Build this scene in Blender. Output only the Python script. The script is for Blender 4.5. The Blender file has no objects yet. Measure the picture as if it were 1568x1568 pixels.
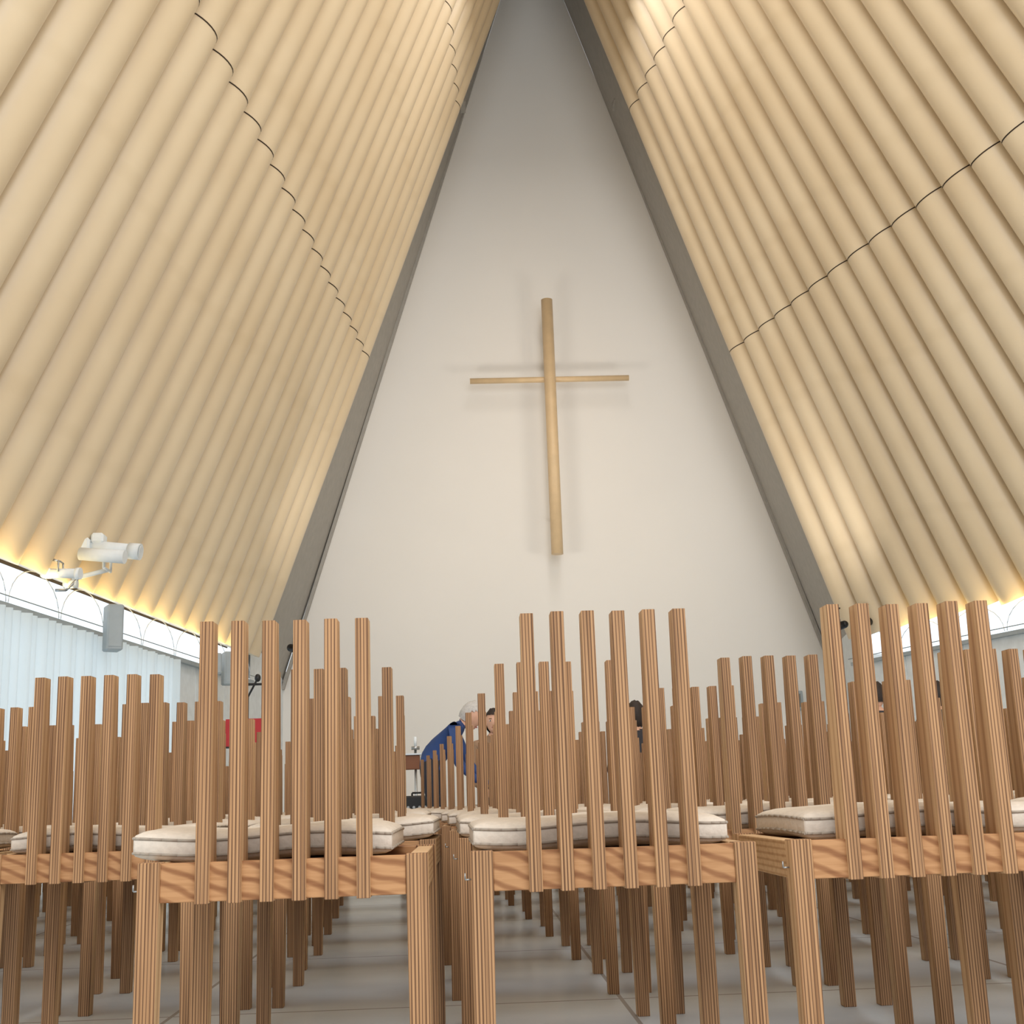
import bpy, bmesh, math, random
from mathutils import Vector, Matrix, Euler
random.seed(7)
S=bpy.context.scene; C=S.collection
try:
    S.view_settings.view_transform='Standard'
    S.view_settings.look='None'
except Exception: pass

# ------------------------------------------------------------ materials
def newmat(n):
    m=bpy.data.materials.new(n);m.use_nodes=True;nt=m.node_tree
    return m,nt,nt.nodes['Principled BSDF']
def srgb(r,g,b):
    f=lambda c:(c/255/12.92) if c/255<=.04045 else ((c/255+.055)/1.055)**2.4
    return (f(r),f(g),f(b),1)
def simple(n,col,rough=.5,metal=0,noise=.06,nscale=8,bump=0.0,spec=.5):
    m,nt,b=newmat(n);N=nt.nodes;L=nt.links
    tc=N.new('ShaderNodeTexCoord');no=N.new('ShaderNodeTexNoise');no.inputs['Scale'].default_value=nscale;no.inputs['Detail'].default_value=4
    L.new(tc.outputs['Object'],no.inputs['Vector'])
    r=N.new('ShaderNodeValToRGB');r.color_ramp.elements[0].position=.3;r.color_ramp.elements[1].position=.7
    r.color_ramp.elements[0].color=[c*(1-noise) for c in col[:3]]+[1];r.color_ramp.elements[1].color=[min(1,c*(1+noise)) for c in col[:3]]+[1]
    L.new(no.outputs['Fac'],r.inputs['Fac']);L.new(r.outputs['Color'],b.inputs['Base Color'])
    b.inputs['Roughness'].default_value=rough;b.inputs['Metallic'].default_value=metal
    b.inputs['Specular IOR Level'].default_value=spec
    if bump:
        bp=N.new('ShaderNodeBump');bp.inputs['Strength'].default_value=bump;bp.inputs['Distance'].default_value=.01
        L.new(no.outputs['Fac'],bp.inputs['Height']);L.new(bp.outputs['Normal'],b.inputs['Normal'])
    return m
def lvl(n,light,dark,axis='X',scale=70,rot=(0,0,0),dist=2.5,stretch=(1,1,.02),lo=(.62,.56,.5,1),e0=.05,e1=.5):
    """laminated veneer lumber: thin straight glue lines + long grain"""
    m,nt,b=newmat(n);N=nt.nodes;L=nt.links
    tc=N.new('ShaderNodeTexCoord');oi=N.new('ShaderNodeObjectInfo')
    add=N.new('ShaderNodeVectorMath');add.operation='ADD'
    mul=N.new('ShaderNodeVectorMath');mul.operation='SCALE';mul.inputs[3].default_value=3.0
    cmb=N.new('ShaderNodeCombineXYZ')
    for i in range(3):L.new(oi.outputs['Random'],cmb.inputs[i])
    L.new(cmb.outputs[0],mul.inputs[0]);L.new(tc.outputs['Object'],add.inputs[0]);L.new(mul.outputs[0],add.inputs[1])
    mp=N.new('ShaderNodeMapping');mp.inputs['Rotation'].default_value=rot;mp.inputs['Scale'].default_value=stretch;L.new(add.outputs[0],mp.inputs['Vector'])
    w=N.new('ShaderNodeTexWave');w.wave_type='BANDS';w.bands_direction=axis;w.inputs['Scale'].default_value=scale
    w.inputs['Distortion'].default_value=dist;w.inputs['Detail'].default_value=2;w.inputs['Detail Scale'].default_value=.6
    L.new(mp.outputs[0],w.inputs['Vector'])
    r=N.new('ShaderNodeValToRGB');e=r.color_ramp.elements
    e[0].position=e0;e[0].color=dark;e[1].position=e1;e[1].color=light
    L.new(w.outputs['Color'],r.inputs['Fac'])
    m2=N.new('ShaderNodeMapping');m2.inputs['Scale'].default_value={'X':(200,120,1.6),'Y':(90,90,2),'Z':(3,40,60)}.get(axis,(6,40,90))
    L.new(add.outputs[0],m2.inputs['Vector'])
    n2=N.new('ShaderNodeTexNoise');n2.inputs['Scale'].default_value=1.6;n2.inputs['Detail'].default_value=4
    L.new(m2.outputs[0],n2.inputs['Vector'])
    mx=N.new('ShaderNodeMix');mx.data_type='RGBA';mx.blend_type='MULTIPLY';mx.inputs[0].default_value=.9
    r2=N.new('ShaderNodeValToRGB');r2.color_ramp.elements[0].color=lo;r2.color_ramp.elements[0].position=.36;r2.color_ramp.elements[1].color=(1,1,1,1);r2.color_ramp.elements[1].position=.56
    L.new(n2.outputs['Fac'],r2.inputs['Fac']);L.new(r.outputs['Color'],mx.inputs[6]);L.new(r2.outputs['Color'],mx.inputs[7])
    hs=N.new('ShaderNodeHueSaturation');mr=N.new('ShaderNodeMapRange');mr.inputs[3].default_value=.86;mr.inputs[4].default_value=1.1
    L.new(oi.outputs['Random'],mr.inputs[0]);L.new(mr.outputs[0],hs.inputs['Value']);L.new(mx.outputs[2],hs.inputs['Color'])
    L.new(hs.outputs[0],b.inputs['Base Color']);b.inputs['Roughness'].default_value=.6;b.inputs['Specular IOR Level'].default_value=.3
    return m
M={}
M['lvl']=lvl('lvl_wood',srgb(166,126,88),srgb(104,72,48),scale=58,lo=(.5,.43,.37,1))
M['face']=lvl('lvl_face_veneer',srgb(194,158,118),srgb(168,130,92),'Y',12,dist=4,stretch=(1,1,.03),lo=(.86,.82,.77,1))
M['rail']=lvl('rail_wood',srgb(168,124,84),srgb(132,88,54),'DIAGONAL',16,(0,.5,.2),4,(1,1,1),(.8,.74,.68,1))
M['side']=lvl('side_wood',srgb(200,166,126),srgb(176,138,98),'Z',30,dist=2,stretch=(1,.05,1),lo=(.85,.8,.75,1))
M['cush']=simple('cushion_canvas',srgb(204,192,178),.95,0,.06,90,.2,.2)
M['pipe']=simple('cushion_piping',srgb(160,148,134),.9)
M['steel']=simple('galvanised_steel',srgb(170,172,172),.35,.8)
M['wall']=simple('painted_plaster',srgb(236,231,224),.75,0,.012,.6)
M['grey']=simple('painted_steel_grey',srgb(166,161,153),.6)
M['greyd']=simple('painted_steel_dark',srgb(122,118,110),.6)
M['white']=simple('white_paint',srgb(225,230,232),.5)
M['black']=simple('black_plastic',srgb(22,22,24),.5)
M['gbox']=simple('speaker_grey',srgb(160,168,172),.6)
M['joint']=simple('dark_tube_joint',srgb(62,46,34),.9)  # dark colour of the joints between tube lengths
M['cross']=simple('cross_paper_tube',srgb(224,194,152),.42,0,.05,6)
M['shade_back']=simple('dark_shade_backing',srgb(112,86,58),.9)  # dark brown puts the shade between tubes into the backing colour
M['red']=simple('red_cloth',srgb(165,38,45),.7)
M['brown']=simple('brown_wood',srgb(120,72,42),.6)
M['green']=simple('exit_green',srgb(20,140,90),.5)

m,nt,b=newmat('varnished_cardboard');N=nt.nodes;L=nt.links
tc=N.new('ShaderNodeTexCoord')
n1=N.new('ShaderNodeTexNoise');n1.inputs['Scale'].default_value=.8;n1.inputs['Detail'].default_value=5;L.new(tc.outputs['Object'],n1.inputs['Vector'])
r=N.new('ShaderNodeValToRGB');r.color_ramp.elements[0].position=.25;r.color_ramp.elements[1].position=.75
r.color_ramp.elements[0].color=srgb(218,196,162);r.color_ramp.elements[1].color=srgb(228,209,178)
L.new(n1.outputs['Fac'],r.inputs['Fac'])
w=N.new('ShaderNodeTexWave');w.bands_direction='Z';w.inputs['Scale'].default_value=.16;w.inputs['Distortion'].default_value=3.5
L.new(tc.outputs['Object'],w.inputs['Vector'])
rr=N.new('ShaderNodeValToRGB');rr.color_ramp.elements[0].position=0;rr.color_ramp.elements[0].color=(.95,.94,.92,1);rr.color_ramp.elements[1].position=.02;rr.color_ramp.elements[1].color=(1,1,1,1)
L.new(w.outputs['Fac'],rr.inputs['Fac'])
mx=N.new('ShaderNodeMix');mx.data_type='RGBA';mx.blend_type='MULTIPLY';mx.inputs[0].default_value=.6
L.new(r.outputs[0],mx.inputs[6]);L.new(rr.outputs[0],mx.inputs[7]);L.new(mx.outputs[2],b.inputs['Base Color'])
b.inputs['Roughness'].default_value=.36;b.inputs['Specular IOR Level'].default_value=.5
M['tube']=m
m,nt,b=newmat('polished_concrete');N=nt.nodes;L=nt.links
tc=N.new('ShaderNodeTexCoord');n1=N.new('ShaderNodeTexNoise');n1.inputs['Scale'].default_value=2.2;n1.inputs['Detail'].default_value=8
L.new(tc.outputs['Object'],n1.inputs['Vector'])
r=N.new('ShaderNodeValToRGB');r.color_ramp.elements[0].position=.3;r.color_ramp.elements[1].position=.7
r.color_ramp.elements[0].color=srgb(196,206,212);r.color_ramp.elements[1].color=srgb(214,223,228)
br=N.new('ShaderNodeTexBrick');br.offset=0;br.inputs['Scale'].default_value=1;br.inputs['Brick Width'].default_value=1.2;br.inputs['Row Height'].default_value=1.2;br.inputs['Mortar Size'].default_value=.006
br.inputs['Mortar'].default_value=(.35,.35,.34,1)
L.new(tc.outputs['Object'],br.inputs['Vector']);L.new(n1.outputs[0],r.inputs[0]);L.new(r.outputs[0],br.inputs['Color1']);L.new(r.outputs[0],br.inputs['Color2'])
L.new(br.outputs['Color'],b.inputs['Base Color']);b.inputs['Roughness'].default_value=.22
M['floor']=m
m,nt,b=newmat('clerestory_glass');N=nt.nodes;L=nt.links
out=N['Material Output'];tr=N.new('ShaderNodeBsdfTransparent');tr.inputs[0].default_value=(.93,.97,1,1)
ms=N.new('ShaderNodeMixShader');ms.inputs[0].default_value=.06;gl=N.new('ShaderNodeBsdfGlossy');gl.inputs['Roughness'].default_value=.1
L.new(tr.outputs[0],ms.inputs[1]);L.new(gl.outputs[0],ms.inputs[2]);L.new(ms.outputs[0],out.inputs['Surface'])
M['glass']=m
m,nt,b=newmat('sheer_curtain');N=nt.nodes;L=nt.links
out=N['Material Output'];df=N.new('ShaderNodeBsdfDiffuse');df.inputs[0].default_value=srgb(228,236,238)
tl=N.new('ShaderNodeBsdfTranslucent');tl.inputs[0].default_value=srgb(232,240,243)
ms=N.new('ShaderNodeMixShader');ms.inputs[0].default_value=.55
L.new(df.outputs[0],ms.inputs[1]);L.new(tl.outputs[0],ms.inputs[2]);L.new(ms.outputs[0],out.inputs['Surface'])
M['curtain']=m

# ------------------------------------------------------------ mesh helpers
class MB:
    def __init__(s,name,mats):
        s.name=name;s.bm=bmesh.new();s.mats=mats
    def mi(s,k):return s.mats.index(k)
    def box(s,x0,x1,y0,y1,z0,z1,k,bev=0,mat=None):
        return s.hexa([(x0,y0,z0),(x1,y0,z0),(x1,y1,z0),(x0,y1,z0),(x0,y0,z1),(x1,y0,z1),(x1,y1,z1),(x0,y1,z1)],k,bev,mat)
    def hexa(s,pts,k,bev=0,mat=None):
        vs=[s.bm.verts.new(Vector(p) if mat is None else mat@Vector(p)) for p in pts]
        fs=[]
        for f in [(0,3,2,1),(4,5,6,7),(0,1,5,4),(1,2,6,5),(2,3,7,6),(3,0,4,7)]:
            fc=s.bm.faces.new([vs[i] for i in f]);fc.material_index=s.mi(k);fs.append(fc)
        if bev:
            es=list({e for f in fs for e in f.edges})
            rb=bmesh.ops.bevel(s.bm,geom=es,offset=bev,segments=1,affect='EDGES',profile=.5)
            for f in rb['faces']:f.material_index=s.mi(k)
        return fs
    def poly(s,pts,k):
        f=s.bm.faces.new([s.bm.verts.new(p) for p in pts]);f.material_index=s.mi(k);return f
    def tube(s,p0,p1,r0,r1,k,seg=16,cap=True,smooth=True):
        p0=Vector(p0);p1=Vector(p1);d=(p1-p0).normalized()
        a=d.orthogonal().normalized()
        ref=Vector((0,1,0))
        if abs(d.dot(ref))<.9:a=(ref-d*ref.dot(d)).normalized()
        b=d.cross(a)
        A=[];B=[]
        for i in range(seg):
            t=2*math.pi*i/seg;v=a*math.cos(t)+b*math.sin(t)
            A.append(s.bm.verts.new(p0+v*r0));B.append(s.bm.verts.new(p1+v*r1))
        for i in range(seg):
            j=(i+1)%seg
            f=s.bm.faces.new([A[i],A[j],B[j],B[i]]);f.smooth=smooth;f.material_index=s.mi(k)
        if cap:
            f=s.bm.faces.new(A[::-1]);f.material_index=s.mi(k);f=s.bm.faces.new(B);f.material_index=s.mi(k)
    def path(s,pts,r,k,seg=10):
        for a,b in zip(pts[:-1],pts[1:]):s.tube(a,b,r,r,k,seg)
    def ball(s,c,r,k,sc=(1,1,1),seg=16,rg=10,rot=None):
        mt=Matrix.Translation(c)@(rot.to_4x4() if rot else Matrix())@Matrix.Diagonal((r*sc[0],r*sc[1],r*sc[2],1))
        g=bmesh.ops.create_uvsphere(s.bm,u_segments=seg,v_segments=rg,radius=1,matrix=mt)
        for v in g['verts']:
            for f in v.link_faces:f.material_index=s.mi(k);f.smooth=True
    def done(s,link=True,parent=None,fixn=True):
        if fixn:bmesh.ops.recalc_face_normals(s.bm,faces=s.bm.faces)
        me=bpy.data.meshes.new(s.name);s.bm.to_mesh(me);s.bm.free()
        for k in s.mats:me.materials.append(M[k])
        if not link:return me
        o=bpy.data.objects.new(s.name,me);C.objects.link(o)
        if parent:o.parent=parent
        return o

# ------------------------------------------------------------ dimensions
D=21.4; YE=18.66; ZF=2.76; AR=15.74; SP=.5352; WT=17.38; SL=.3146
WL,KL,WR,KR=4.62,.1175,4.07,.2958
def wid(side,y):
    return (WL+KL*(YE-y)) if side<0 else (WR+KR*(YE-y))
def rid(side,y):
    w0=4.8 if side<0 else WR;w=wid(side,y)
    return ZF+math.sqrt(max((AR-ZF)**2+w0*w0-w*w,4))
R=.250
T1,T2=.3445,.6662
for side in (-1,1):
    mb=MB('cardboard_tube_wall',['tube','joint'])
    n=38 if side<0 else 34
    for j in range(n):
        y=YE-j*SP-SP*.5
        w=wid(side,y);h=rid(side,y)
        F=Vector((side*w,y,ZF));A=Vector((0,y,h));d=(A-F).normalized()
        nrm=Vector((d.z*side,0,-d.x*side))
        if nrm.x*side<0:nrm=-nrm
        o=nrm*.14
        ln=(A-F).length
        P=lambda t:F+(A-F)*t+o
        g=.006/ln
        for (a,b_) in [(-.004,T1-g),(T1+g,T2-g),(T2+g,1.02)]:
            mb.tube(P(a),P(b_),R,R,'tube',28,cap=False)
        for t in (T1,T2):
            mb.tube(P(t-g*1.05),P(t+g*1.05),R-.006,R-.006,'joint',28,cap=False)
            mb.tube(P(t-g*1.5),P(t-g*.2),R+.002,R+.002,'joint',28,cap=False)
        mb.tube(P(-.004),P(-.003),R-.001,R-.001,'tube',28)
    mb.done()
for side,nm in ((-1,'sky_block_left'),(1,'sky_block_right')):  # opaque sheets added behind the tubes to keep the sky from leaking in
    mb=MB(nm,['shade_back'])
    ys=[YE+.3-i*1.0 for i in range(22)]
    prev=None
    for y in ys:
        w=wid(side,y)+.55;h=rid(side,y)+.7
        a=(side*w,y,ZF+.12);b2=(0,y,h)
        if prev:mb.poly([prev[0],a,b2,prev[1]],'shade_back')
        prev=(a,b2)
    mb.done()

# ------------------------------------------------------------ altar wall and grey returns
mb=MB('wall_back',['wall'])
hw=SL*(WT-ZF)
mb.poly([(-hw,D,ZF),(hw,D,ZF),(0,D,WT)],'wall')
mb.poly([(-6.2,D,0),(6.2,D,0),(6.2,D,ZF),(hw,D,ZF),(-hw,D,ZF),(-6.2,D,ZF)],'wall')
mb.done()
for side,nm in ((-1,'trim_1'),(1,'trim_2')):
    mb=MB(nm,['grey','greyd','brown'])
    w0=wid(side,YE)+.30
    mb.poly([(side*w0,YE-.02,ZF-.3),(0,YE-.02,AR+1.3),(0,D,WT),(side*(hw+.1),D,ZF-.3)],'grey')
    pa=Vector((side*(hw+.02),D-.12,ZF-.3));pb=Vector((0,D-.12,WT+.05))
    pts=[]
    for p in (pa,pb):
        for dx,dy in ((0,0),(.05,0),(.05,.1),(0,.1)):pts.append((p.x+side*dx,p.y+dy,p.z))
    mb.hexa(pts,'grey')
    pa=Vector((side*(w0-.10),YE+.02,ZF-.05));pb=Vector((-side*.10,YE+.02,AR+1.0))
    pts=[]
    for p in (pa,pb):
        for dx,dy in ((0,0),(.05,0),(.05,.05),(0,.05)):pts.append((p.x+side*dx,p.y+dy,p.z))
    mb.hexa(pts,'brown')
    mb.done()
mb=MB('ridge_closure',['shade_back']);
mb.poly([(-3,YE-.2,AR+1.2),(3,YE-.2,AR+1.2),(3,D,WT+.3),(-3,D,WT+.3)],'shade_back');mb.done()
for side in (-1,1):
    mb=MB('steel_bracket',['grey','greyd'])
    z=13.35; x=side*SL*(WT-z)
    mb.box(min(x-side*.05,x+side*.42),max(x-side*.05,x+side*.42),D-.9,D-.6,z,z+.12,'greyd',.01)
    mb.box(x+side*.12-.05,x+side*.12+.05,D-.95,D-.55,z-.6,z,'grey',.01)
    mb.box(x+side*.36-.06,x+side*.36+.06,D-.95,D-.55,z-.9,z+.6,'grey',.01)
    mb.done()

# ------------------------------------------------------------ side walls, clerestory
ZC=2.36
def lowwall(side):
    nm='wall_left' if side<0 else 'wall_right'
    mb=MB(nm,['white','gbox'])
    X=lambda y:side*(wid(side,y)+.12)
    mb.poly([(side*(hw+.05),D,0),(side*(hw+.05),D,ZF+.1),(X(YE),YE,ZF+.1),(X(YE),YE,0)],'white')
    ylim=15.3 if side<0 else 1.0
    y=YE
    while y>ylim:
        y2=max(y-1.2,ylim)
        mb.hexa([(X(y),y,0),(X(y)+side*.1,y,0),(X(y2)+side*.1,y2+.03,0),(X(y2),y2+.03,0),(X(y),y,ZC),(X(y)+side*.1,y,ZC),(X(y2)+side*.1,y2+.03,ZC),(X(y2),y2+.03,ZC)],'white')
        y=y2
    mb.done()
lowwall(-1);lowwall(1)
wi=1
for side in (-1,1):
    mb=MB('window_%d'%wi,['glass','white','steel','gbox']);wi+=1
    X=lambda y,o=0:side*(wid(side,y)+.12+o)
    ya,yb=YE,1.0
    mb.poly([(X(ya,.03),ya,ZC),(X(yb,.03),yb,ZC),(X(yb,.03),yb,ZF+.25),(X(ya,.03),ya,ZF+.25)],'glass')
    z0,z1=ZC-.05,ZC
    mb.hexa([(X(ya,-.06),ya,z0),(X(ya,.1),ya,z0),(X(yb,.1),yb,z0),(X(yb,-.06),yb,z0),(X(ya,-.06),ya,z1),(X(ya,.1),ya,z1),(X(yb,.1),yb,z1),(X(yb,-.06),yb,z1)],'gbox')
    y=ya
    while y>yb+1.1:
        c=y-SP;pts=[]
        for i in range(13):
            t=math.pi*i/12
            yy=c+math.cos(t)*SP*.96
            pts.append((X(yy,-.01),yy,ZC+.02+math.sin(t)*.36))
        mb.path(pts,.0045,'white',6)
        y-=2*SP
    mb.tube((X(ya,-.09),ya,ZC+.05),(X(yb,-.09),yb,ZC+.05),.006,.006,'gbox',6)
    mb.done()
mb=MB('curtain',['curtain'])
N_=520;prev=None
for i in range(N_+1):
    y=15.25-i*(15.25-2.0)/N_
    x=-(wid(-1,y)+.02)+.05*math.sin(i*.95)+.02*math.sin(i*.37+1)
    a=mb.bm.verts.new((x,y,.02));b2=mb.bm.verts.new((x,y,ZC-.06))
    if prev:
        f=mb.bm.faces.new([prev[0],a,b2,prev[1]]);f.smooth=True
    prev=(a,b2)
mb.done(fixn=False)
mb=MB('floor',['floor']);mb.poly([(-9,-5,0),(12,-5,0),(12,D+.2,0),(-9,D+.2,0)],'floor');mb.done()

# ------------------------------------------------------------ cross
mb=MB('wooden_cross',['cross','greyd'])
yc=D-.52
mb.tube((0,yc,4.544),(0,yc,9.112),.10,.10,'cross',24)
mb.tube((-1.39,yc+.10,7.67),(1.39,yc+.10,7.67),.05,.05,'cross',20)
for z in (5.2,8.4):mb.tube((0,yc+.05,z),(0,D-.012,z),.015,.015,'greyd',8)
mb.done()

# ------------------------------------------------------------ chairs
def chair_mesh(var,cx):
    rnd=random.Random(var)
    mb=MB('slatted_wooden_chair',['lvl','rail','side','cush','pipe','steel','face'])
    W=.2305;Dp=.46;zt=.452;zb=.3875;lw=.036
    for sx in (-1,1):
        for (y0,y1) in ((0,.038),(Dp-.038,Dp)):
            x0,x1=sorted((sx*W,sx*(W-lw)))
            xa,xb=sorted((sx*W,sx*(W-lw+.006)))
            mb.hexa([(xa,y0,0),(xb,y0,0),(xb,y1,0),(xa,y1,0),(x0,y0,zt),(x1,y0,zt),(x1,y1,zt),(x0,y1,zt)],'lvl',.0012)
    for i in range(6):
        x=(i-2.5)*.05104;hw_=.0108
        zt2=.8344+rnd.uniform(-.0015,.0015)
        yb0,yb1=-.006,.062; yt0,yt1=-.006,.036
        mb.hexa([(x-hw_,yb0,zb-.001),(x+hw_,yb0,zb-.001),(x+hw_,yb1,zb-.001),(x-hw_,yb1,zb-.001),
                 (x-hw_,yt0,zt2),(x+hw_,yt0,zt2),(x+hw_,yt1,zt2),(x-hw_,yt1,zt2)],'lvl',.0008)
    mb.bm.normal_update()
    for f in mb.bm.faces:
        if abs(f.normal.x)>.85:f.material_index=mb.mi('face')
    xi=W-lw+.0005
    mb.box(-xi,xi,.004,.034,zb+.002,zt-.002,'rail',.001)
    mb.box(-xi,xi,Dp-.034,Dp-.004,zb+.002,zt-.002,'rail',.001)
    for sx in (-1,1):
        x0,x1=sorted((sx*(W-.004),sx*(W-.032)))
        mb.box(x0,x1,.037,Dp-.037,zb+.002,zt-.002,'side',.001)
    mb.box(-W+.03,W-.03,.032,Dp-.032,zt-.034,zt-.018,'side')
    mb.path([(-W+.0,.02,.408),(-W-.010,.02,.408),(-W-.010,.02,.418)],.0015,'steel',6)
    nx,ny=18,14;hx,hy=.220,.19;cy=.266;cz=.474;th=.027
    def P(u,v,s):
        x=hx*u;y=hy*v
        edge=max(abs(u),abs(v))
        prof=(1-edge**8)**.5 if edge<1 else 0
        puff=1+.12*(1-u*u)*(1-v*v)+.08*math.sin(u*7+var)*math.cos(v*5+var*2)
        rr=1-.03*(u*u*v*v)
        q=-.004*sum(math.exp(-((v-c_)/.07)**2) for c_ in (-.5,0,.5)) if s>0 else 0
        z=cz+s*(.012+(th-.012)*prof*puff)+q*prof
        return (cx+x*rr,cy+y*rr,z-.004*math.cos(u*math.pi)*(1-v*v)+.004*math.sin(u*4+var))
    for s in (1,-1):
        G=[[mb.bm.verts.new(P(-math.cos(math.pi*i/nx),-math.cos(math.pi*j/ny),s)) for j in range(ny+1)] for i in range(nx+1)]
        for i in range(nx):
            for j in range(ny):
                f=mb.bm.faces.new([G[i][j],G[i+1][j],G[i+1][j+1],G[i][j+1]]);f.smooth=True;f.material_index=mb.mi('cush')
        ring=[G[i][0] for i in range(nx+1)]+[G[nx][j] for j in range(1,ny+1)]+[G[i][ny] for i in range(nx-1,-1,-1)]+[G[0][j] for j in range(ny-1,0,-1)]
        pts=[v.co.copy() for v in ring];pts.append(pts[0])
        mb.path(pts,.0025,'pipe',6)
        if s==1:top=ring
        else:
            m_=len(ring)
            for i in range(m_):
                f=mb.bm.faces.new([top[i],top[(i+1)%m_],ring[(i+1)%m_],ring[i]]);f.smooth=True;f.material_index=mb.mi('cush')
    return mb.done(link=False)
vars_=[chair_mesh(i,c) for i,c in enumerate([-.045,-.012,.03,0.01,-.008])]
def chair(x,y,v=None,rz=0):
    me=vars_[v if v is not None else random.choice((1,3,4))]
    o=bpy.data.objects.new('slatted_wooden_chair',me);C.objects.link(o);o.location=(x,y,0);o.rotation_euler=(0,0,rz);return o
X0=-1.895;PX=.5198;Y1=2.107;DY=.785
for r_ in range(10):
    y=Y1+DY*r_
    for c in range(-6,9):
        if r_==0 and not(0<=c<=3):continue
        sh=.025*r_+.0025*r_*r_
        x=X0+c*PX-(sh if c>=1 else max(0,sh-.02*min(r_,2)))+(.010 if c>=1 else 0)
        if x<-(wid(-1,y)-.6) or x>wid(1,y)-.6:continue
        ang=math.degrees(math.atan2(x+1.6,y))
        if ang<-30 or ang>32:continue
        chair(x,y+random.uniform(-.012,.012),{0:0,1:1,2:2}.get(c) if r_==0 else None,random.uniform(-.012,.012) if r_>0 else 0)

# ------------------------------------------------------------ small fittings
def spot_white():
    mb=MB('stage_spotlight',['white','gbox','black','steel'])
    y=12.0;x=-5.13;z=3.0
    mb.tube((x-.05,y,z+.03),(x+.36,y-.05,z-.03),.068,.068,'white',20)
    mb.tube((x+.36,y-.05,z-.03),(x+.47,y-.06,z-.045),.078,.08,'white',20)
    mb.tube((x+.47,y-.06,z-.045),(x+.475,y-.06,z-.046),.065,.065,'white',20)
    mb.tube((x-.05,y-.22,z-.08),(x+.38,y-.26,z-.13),.06,.065,'white',20)
    mb.box(x-.2,x+.0,y-.12,y+.08,z-.05,z+.10,'white',.02)
    mb.box(x-.0,x+.12,y-.09,y+.07,z+.05,z+.15,'white',.02)
    mb.path([(x+.15,y-.13,z-.02),(x+.15,y-.13,z-.2),(x+.15,y+.1,z-.2),(x+.15,y+.1,z-.02)],.014,'white',8)
    mb.path([(x+.15,y,z-.2),(x-.15,y,z-.27),(x-.3,y,z-.27)],.022,'white',10)
    mb.path([(x-.1,y,z-.25),(x-.2,y-.1,z-.40),(x-.3,y-.1,z-.40)],.014,'steel',8)
    mb.tube((x-.25,y-.02,z-.33),(x-.12,y-.02,z-.33),.04,.04,'white',14)
    mb.done()
spot_white()
mb=MB('stage_spotlight',['white','gbox','steel'])
x,y,z=-5.28,11.55,2.70
mb.tube((x-.1,y,z),(x+.16,y-.05,z-.02),.042,.046,'white',18);mb.tube((x+.16,y-.05,z-.02),(x+.2,y-.055,z-.022),.055,.055,'white',18)
mb.box(x-.17,x-.08,y-.05,y+.05,z-.045,z+.045,'white',.012)
mb.path([(x,y-.07,z),(x,y-.07,z+.1),(x,y+.07,z+.1),(x,y+.07,z)],.009,'steel',8)
mb.path([(x,y,z+.1),(x-.12,y,z+.14)],.012,'steel',8)
mb.done()
def spot_small(x,y,z,aim,up=.35):
    mb=MB('track_spotlight',['black','steel','gbox'])
    a=Vector((x,y,z));d=Vector(aim).normalized()
    mb.tube(a-d*.09,a+d*.09,.055,.065,'black',16)
    mb.tube(a+d*.088,a+d*.092,.05,.05,'gbox',16)
    mb.ball(a-d*.09,.055,'black')
    mb.path([a+Vector((0,0,.05)),a+Vector((0,0,up)),],.012,'black',8)
    mb.box(x-.04,x+.04,y-.04,y+.04,z+up,z+up+.02,'black',.004)
    mb.done()
spot_small(-3.98,18.0,2.72,(1,-.2,-.3),.3)
spot_small(3.8,18.0,2.82,(-1,.3,-.3),.25)
spot_small(4.12,17.7,2.82,(-.6,-.6,-.3),.25)
def speaker(x,y,z,w,d,h,rz):
    mb=MB('wall_speaker',['gbox','black','steel','greyd'])
    mt=Matrix.Translation((x,y,z))@Matrix.Rotation(rz,4,'Z')
    mb.box(-w/2,w/2,-d/2,d/2,-h/2,h/2,'gbox',.015,mt)
    mb.box(-w*.4,w*.4,-d/2-.006,-d/2,-h*.42,h*.42,'gbox',0,mt)
    mb.box(-w*.15,w*.15,d/2,d/2+.08,-.04,.04,'steel',0,mt)
    mb.done()
speaker(-5.10,12.7,2.34,.16,.2,.46,.5)
speaker(-4.58,16.4,2.30,.26,.2,.42,.4)
speaker(-4.72,15.8,2.30,.2,.16,.26,.4)
speaker(5.75,12.2,2.3,.2,.2,.46,-.6)
mb=MB('music_stand',['black','red','steel'])
x,y=-3.66,12.0
mb.path([(x,y,.05),(x,y,1.25)],.012,'steel',10)
for a in (0,2.1,4.2):mb.path([(x,y,.25),(x+.28*math.cos(a),y+.28*math.sin(a),.012)],.01,'steel',8)
mb.hexa([(x-.19,y-.05,1.10),(x+.19,y-.05,1.10),(x+.19,y-.03,1.10),(x-.19,y-.03,1.10),(x-.19,y+.06,1.36),(x+.19,y+.06,1.36),(x+.19,y+.08,1.36),(x-.19,y+.08,1.36)],'red',.004)
mb.box(x-.2,x+.2,y-.1,y-.03,1.085,1.10,'black')
mb.done()
mb=MB('microphone_stand',['black','steel'])
x,y=-3.72,12.5
mb.path([(x,y,.03),(x,y,1.6),(x+.1,y-.1,1.75)],.01,'black',10);mb.ball((x+.11,y-.11,1.77),.03,'black',(1,1,1.3))
mb.path([(x-.12,y,1.72),(x+.2,y,1.72)],.012,'black',8);mb.tube((x,y,0),(x,y,.03),.14,.13,'black',20)
mb.done()
mb=MB('candle_stand',['brown','steel','black','white'])
x,y=-2.08,12.0
mb.path([(x,y,.02),(x,y,1.02)],.012,'steel',10);mb.tube((x,y,0),(x,y,.025),.13,.12,'steel',20)
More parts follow.
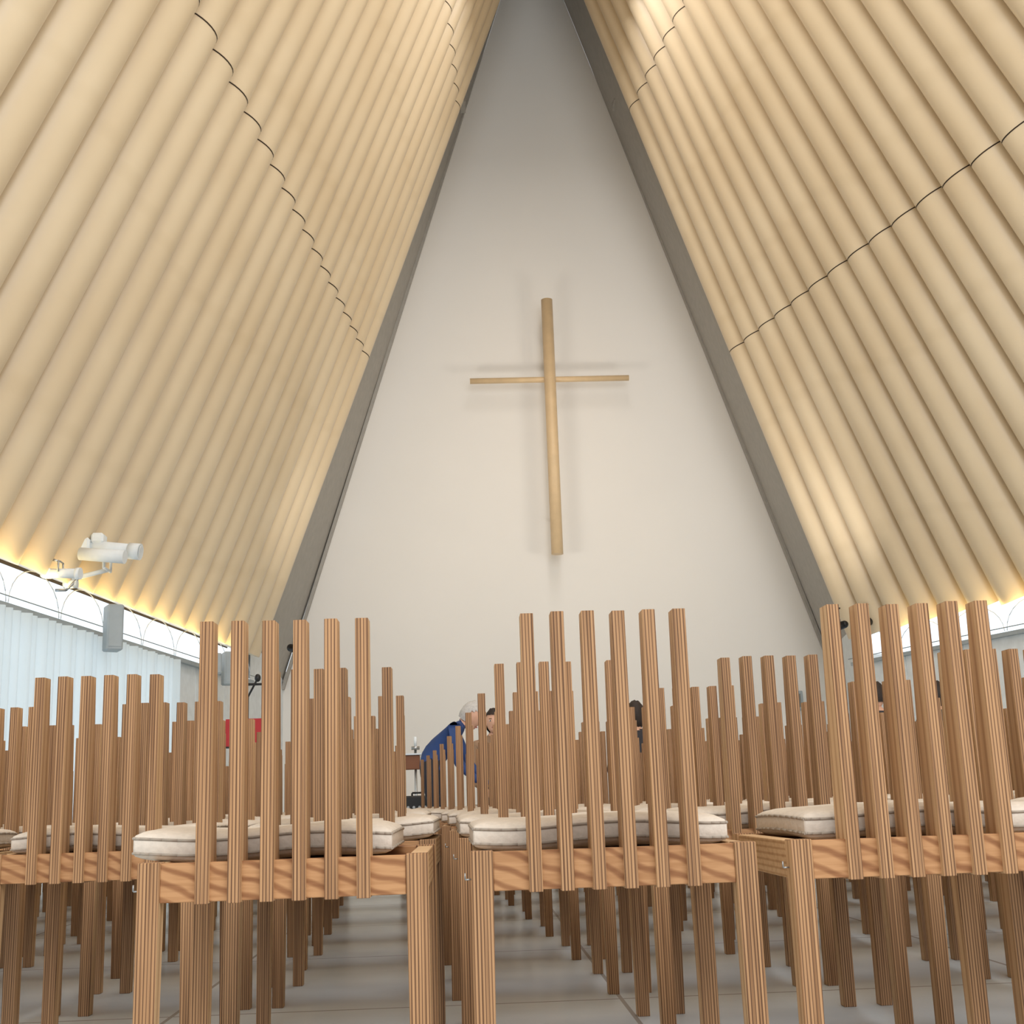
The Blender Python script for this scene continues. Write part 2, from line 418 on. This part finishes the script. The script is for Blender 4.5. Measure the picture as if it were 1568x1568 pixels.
mb.box(x-.14,x+.04,y-.08,y+.08,.84,.97,'brown',.006);mb.box(x-.17,x+.06,y-.1,y+.1,.97,.985,'steel')
mb.tube((x,y,1.02),(x,y,1.05),.04,.04,'steel',14);mb.tube((x,y,1.05),(x,y,1.14),.014,.014,'white',12)
mb.done()
mb=MB('amplifier',['black','gbox','steel'])
x,y=-2.05,11.6
mb.box(x-.13,x+.12,y-.13,y+.13,.0,.60,'black',.012);mb.box(x-.11,x+.1,y-.136,y-.13,.06,.42,'gbox')
for i in range(4):mb.tube((x-.08+i*.05,y-.13,.5),(x-.08+i*.05,y-.145,.5),.012,.012,'steel',10)
mb.path([(x-.05,y,.6),(x-.05,y,.625),(x+.05,y,.625),(x+.05,y,.6)],.008,'black',8)
mb.done()
mb=MB('exit_sign',['green','white']);mb.box(4.2,4.38,D-.06,D-.01,1.93,2.12,'green',.004);mb.box(4.24,4.34,D-.064,D-.06,2.0,2.05,'white');mb.done()
mb=MB('switchboard_box',['gbox','greyd']);mb.box(3.8,4.07,D-.12,D-.005,1.85,2.17,'gbox',.01);mb.box(3.84,4.03,D-.125,D-.12,1.9,2.12,'greyd');mb.done()

# ------------------------------------------------------------ people
def skin_mesh(verts,edges,radii,root=0,sub=2):
    me=bpy.data.meshes.new('sk');me.from_pydata([tuple(v) for v in verts],edges,[])
    ob=bpy.data.objects.new('sk',me);C.objects.link(ob)
    md=ob.modifiers.new('s','SKIN');md.use_smooth_shade=True
    for i,r_ in enumerate(radii):
        sv=me.skin_vertices[0].data[i];sv.radius=r_ if isinstance(r_,tuple) else (r_,r_);sv.use_root=(i==root)
    s2=ob.modifiers.new('d','SUBSURF');s2.levels=sub;s2.render_levels=sub
    dg=bpy.context.evaluated_depsgraph_get();ev=ob.evaluated_get(dg)
    out=bpy.data.meshes.new_from_object(ev)
    bpy.data.objects.remove(ob);return out
def person(name,P,top,trou,skin,hair,face,hairlong=False,scale=1):
    emp=bpy.data.objects.new(name,None);C.objects.link(emp)
    mats=[top,trou,skin,hair]
    J=['pelvis','belly','chest','neck','headb','shL','elL','wrL','shR','elR','wrR','hpL','knL','anL','toL','hpR','knR','anR','toR']
    E=[(0,1),(1,2),(2,3),(3,4),(2,5),(5,6),(6,7),(2,8),(8,9),(9,10),(0,11),(11,12),(12,13),(13,14),(0,15),(15,16),(16,17),(17,18)]
    rad=[.125,.125,.145,.055,.05,.062,.048,.03,.062,.048,.03,.095,.065,.045,.035,.095,.065,.045,.035]
    V=[Vector(P[j]) for j in J]
    rad=[r_*.92 for r_ in rad]
    me=skin_mesh(V,E,rad)
    for k in mats:me.materials.append(M[k])
    bone=[0,0,0,2,0,0,0,0,0,0,1,1,1,1,1,1,1,1]
    for p in me.polygons:
        c=p.center;best=9;bi=0
        for i,(a,b_) in enumerate(E):
            A,B=V[a],V[b_];t=max(0,min(1,(c-A).dot(B-A)/(B-A).length_squared));d=(c-A.lerp(B,t)).length/(rad[a]*(1-t)+rad[b_]*t)
            if d<best:best=d;bi=i
        p.material_index=bone[bi];p.use_smooth=True
    body=bpy.data.objects.new('body',me);C.objects.link(body);body.parent=emp
    hc=Vector(P['head']);f=Vector(face).normalized();up=Vector((0,0,1)) if abs(f.z)<.9 else Vector((0,1,0))
    rt=f.cross(up).normalized();up=rt.cross(f).normalized()
    rot=Matrix((rt,f,up)).transposed().to_4x4();MT=Matrix.Translation(hc)@rot
    mb=MB('head',[skin,hair,'white','black','lip'])
    g=bmesh.ops.create_uvsphere(mb.bm,u_segments=24,v_segments=18,radius=1)
    for v in g['verts']:
        x,y,z=v.co
        sx=.074*(1-.25*max(0,-z)**1.5);sy=.094;sz=.115
        X,Y,Z=x*sx,y*sy,z*sz
        if y>0:
            Y*=.93
            if abs(x)<.22 and -.35<z<.15:Y+=.016*(1-abs(x)/.22)*(1-abs(z+.1)/.3 if abs(z+.1)<.3 else 0)
            if z<-.6:Y+=.012
        v.co=MT@Vector((X,Y,Z))
    for fc in mb.bm.faces:fc.smooth=True
    for sx in (-1,1):
        mb.ball(MT@Vector((sx*.03,.078,.006)),.011,'white',(1,1,.6),10,8,rot.to_3x3())
        mb.ball(MT@Vector((sx*.03,.086,.006)),.006,'black',seg=8,rg=6)
        mb.ball(MT@Vector((sx*.075,-.005,-.005)),.022,skin,(.35,.7,1.3),12,8,rot.to_3x3())
        mb.ball(MT@Vector((sx*.03,.083,.026)),.016,hair,(1,.3,.2),8,6,rot.to_3x3())
    mb.ball(MT@Vector((0,.083,-.055)),.022,'lip',(1,.35,.25),10,6,rot.to_3x3())
    mb.done(parent=emp)
    mb=MB('hair',[hair])
    g=bmesh.ops.create_uvsphere(mb.bm,u_segments=24,v_segments=18,radius=1)
    kill=[]
    for v in g['verts']:
        x,y,z=v.co
        lim=.45 if y>.25 else (-.35 if not hairlong else -.9)
        if z<lim-(.5 if y<.1 else 0)*.3:kill.append(v);continue
        j=1+.03*math.sin(x*17+z*9)+.02*math.sin(y*23)
        v.co=MT@Vector((x*.083*j,y*.104*j-.004,z*.126*j+.002))
    bmesh.ops.delete(mb.bm,geom=kill,context='VERTS')
    for fc in mb.bm.faces:fc.smooth=True
    mb.done(parent=emp)
    for s_,w_,e_ in ((1,'wrL','elL'),(-1,'wrR','elR')):
        wv=Vector(P[w_]);d=(wv-Vector(P[e_])).normalized()
        sd=d.cross(Vector((0,0,1)));sd=sd.normalized() if sd.length>.1 else Vector((1,0,0))
        nn=sd.cross(d).normalized()
        me=skin_mesh([wv,wv+d*.045,wv+d*.085],[(0,1),(1,2)],[(.024,.018),(.036,.016),(.038,.014)],0,1);me.materials.append(M[skin])
        for p in me.polygons:p.use_smooth=True
        o=bpy.data.objects.new('palm',me);C.objects.link(o);o.parent=emp
        for i,(off,ln) in enumerate([(-.028,.062),(-.009,.075),(.010,.07),(.028,.055)]):
            b0=wv+d*.08+sd*off
            me=skin_mesh([b0,b0+d*ln*.5-nn*.006,b0+d*ln*.8-nn*.022,b0+d*ln*.95-nn*.038],[(0,1),(1,2),(2,3)],[.0095,.0085,.008,.007],0,1)
            me.materials.append(M[skin])
            for p in me.polygons:p.use_smooth=True
            o=bpy.data.objects.new('finger_%d'%(i+1),me);C.objects.link(o);o.parent=emp
        b0=wv+d*.03-sd*.026*s_
        me=skin_mesh([b0,b0+d*.028-sd*.024*s_,b0+d*.055-sd*.03*s_-nn*.01],[(0,1),(1,2)],[.012,.010,.008],0,1);me.materials.append(M[skin])
        for p in me.polygons:p.use_smooth=True
        o=bpy.data.objects.new('thumb',me);C.objects.link(o);o.parent=emp
    return emp
M['lip']=simple('lips',srgb(170,95,85),.6)
M['skin']=simple('skin',srgb(214,165,138),.55,0,.04,20)
M['hgrey']=simple('grey_hair',srgb(190,186,182),.8,0,.12,60)
M['hdark']=simple('dark_hair',srgb(42,30,24),.7,0,.2,60)
M['blue']=simple('blue_jacket',srgb(40,66,118),.75,0,.12,14)
M['cyan']=simple('cyan_shirt',srgb(30,150,205),.8,0,.08,14)
M['navy']=simple('dark_trousers',srgb(40,42,52),.85)
M['tan']=simple('tan_jacket',srgb(150,120,95),.85)
M['char']=simple('charcoal_top',srgb(48,46,50),.85)

bx,by=-1.91,10.55
person('man_in_blue_jacket',dict(
 pelvis=(bx,by,.80),belly=(bx+.05,by-.02,.93),chest=(bx+.18,by-.05,1.075),neck=(bx+.275,by-.07,1.16),headb=(bx+.32,by-.075,1.19),head=(bx+.36,by-.08,1.215),
 shL=(bx+.21,by+.12,1.09),elL=(bx+.32,by+.16,.84),wrL=(bx+.48,by+.12,.66),
 shR=(bx+.21,by-.22,1.09),elR=(bx+.24,by-.26,.83),wrR=(bx+.40,by-.24,.68),
 hpL=(bx,by+.09,.78),knL=(bx+.07,by+.10,.43),anL=(bx-.03,by+.10,.075),toL=(bx+.13,by+.11,.04),
 hpR=(bx,by-.09,.78),knR=(bx+.06,by-.11,.43),anR=(bx-.05,by-.11,.075),toR=(bx+.11,by-.12,.04)),
 'blue','navy','skin','hgrey',(.75,-.25,-.6))
def seated(name,x,y,top,hair,dirn=1,long=False,up=0):
    q=lambda a,b,c:(x+a*dirn,y+b*dirn,c)
    chair(x,y,3,0 if dirn>0 else math.pi)
    person(name,dict(pelvis=q(0,.21,.60),belly=q(0,.20,.72),chest=q(0,.20,.90+up),neck=q(0,.21,1.06+up),headb=q(0,.225,1.12+up),head=q(0,.245,1.20+up),
     shL=q(-.17,.20,.98+up),elL=q(-.23,.27,.74),wrL=q(-.13,.45,.655),
     shR=q(.17,.20,.98+up),elR=q(.23,.27,.74),wrR=q(.13,.45,.655),
     hpL=q(-.09,.24,.58),knL=q(-.11,.60,.56),anL=q(-.11,.60,.075),toL=q(-.12,.74,.04),
     hpR=q(.09,.24,.58),knR=q(.11,.60,.56),anR=q(.11,.60,.075),toR=q(.12,.74,.04)),
     top,'navy','skin',hair,(0,dirn,-.05),long)
seated('person_in_cyan_shirt',-.90,10.6,'cyan','hgrey',1,False,.0)
seated('person_in_tan_jacket',-1.34,12.6,'tan','hdark',-1,True,.08)
seated('woman_with_dark_hair',-.16,10.6,'char','hdark',1,True,.0)
seated('person_in_dark_top',1.92,10.6,'char','hdark',1,False,.10)
seated('person_in_dark_coat',2.48,10.7,'char','hdark',1,True,.10)

# ------------------------------------------------------------ lights
def area(n,loc,rot,sx,sy,e,col):
    l=bpy.data.lights.new(n,'AREA');l.shape='RECTANGLE';l.size=sx;l.size_y=sy;l.energy=e;l.color=col
    o=bpy.data.objects.new(n,l);C.objects.link(o);o.location=loc
    o.rotation_euler=rot;return o
def aim(o,t):
    o.rotation_euler=(Vector(t)-o.location).to_track_quat('-Z','Y').to_euler()
o=area('entrance_daylight',(1,-3.5,6.5),(0,0,0),9,8,900,(1,.985,.965));aim(o,(0,16,10))
o=area('added_ridge_fill',(.3,9.5,12.2),(0,0,0),1.2,14,430,(1,.985,.96))  # added overhead fill lamp, standing in for daylight through the translucent covering
for side in (-1,1):
    y0,y1=17.2,3.0
    a=Vector((side*(wid(side,y0)-.08),y0,ZF-.14));b_=Vector((side*(wid(side,y1)-.08),y1,ZF-.14))
    mid=(a+b_)/2
    l=bpy.data.lights.new('tube_uplight','AREA');l.shape='RECTANGLE';l.size=.05;l.size_y=(b_-a).length;l.energy=38;l.color=(1,.74,.30)
    o=bpy.data.objects.new('tube_uplight',l);C.objects.link(o);o.location=mid
    yv=(b_-a).normalized()
    updir=Vector((-side*.02,0,1)).normalized();zv=-(updir-yv*updir.dot(yv)).normalized();xv=yv.cross(zv)
    o.rotation_euler=Matrix((xv,yv,zv)).transposed().to_euler()
for side in (-1,1):
    o=area('altar_floodlight',(side*3.3,16.0,3.2),(0,0,0),1.3,.8,24,(1,.94,.86));aim(o,(0,D,7.4));o.data.spread=math.radians(110)
W=bpy.data.worlds.new('overcast_sky');S.world=W;W.use_nodes=True
bg=W.node_tree.nodes['Background'];bg.inputs[0].default_value=(.88,.95,1,1);bg.inputs[1].default_value=1.5

# ------------------------------------------------------------ camera
cam=bpy.data.cameras.new('camera');co=bpy.data.objects.new('camera',cam);C.objects.link(co);S.camera=co
cam.sensor_width=36;cam.lens=1937/1568*36;cam.clip_start=.05;cam.clip_end=200
p,yw,ro=map(math.radians,(12.84,2.351,1.965))
fw=Vector((math.sin(yw)*math.cos(p),math.cos(yw)*math.cos(p),math.sin(p)))
rt=Vector((math.cos(yw),-math.sin(yw),0));up=rt.cross(fw)
rt2=rt*math.cos(ro)-up*math.sin(ro);up2=up*math.cos(ro)+rt*math.sin(ro)
co.matrix_world=Matrix.Translation((-1.597,0,.5297))@Matrix((rt2,up2,-fw)).transposed().to_4x4()
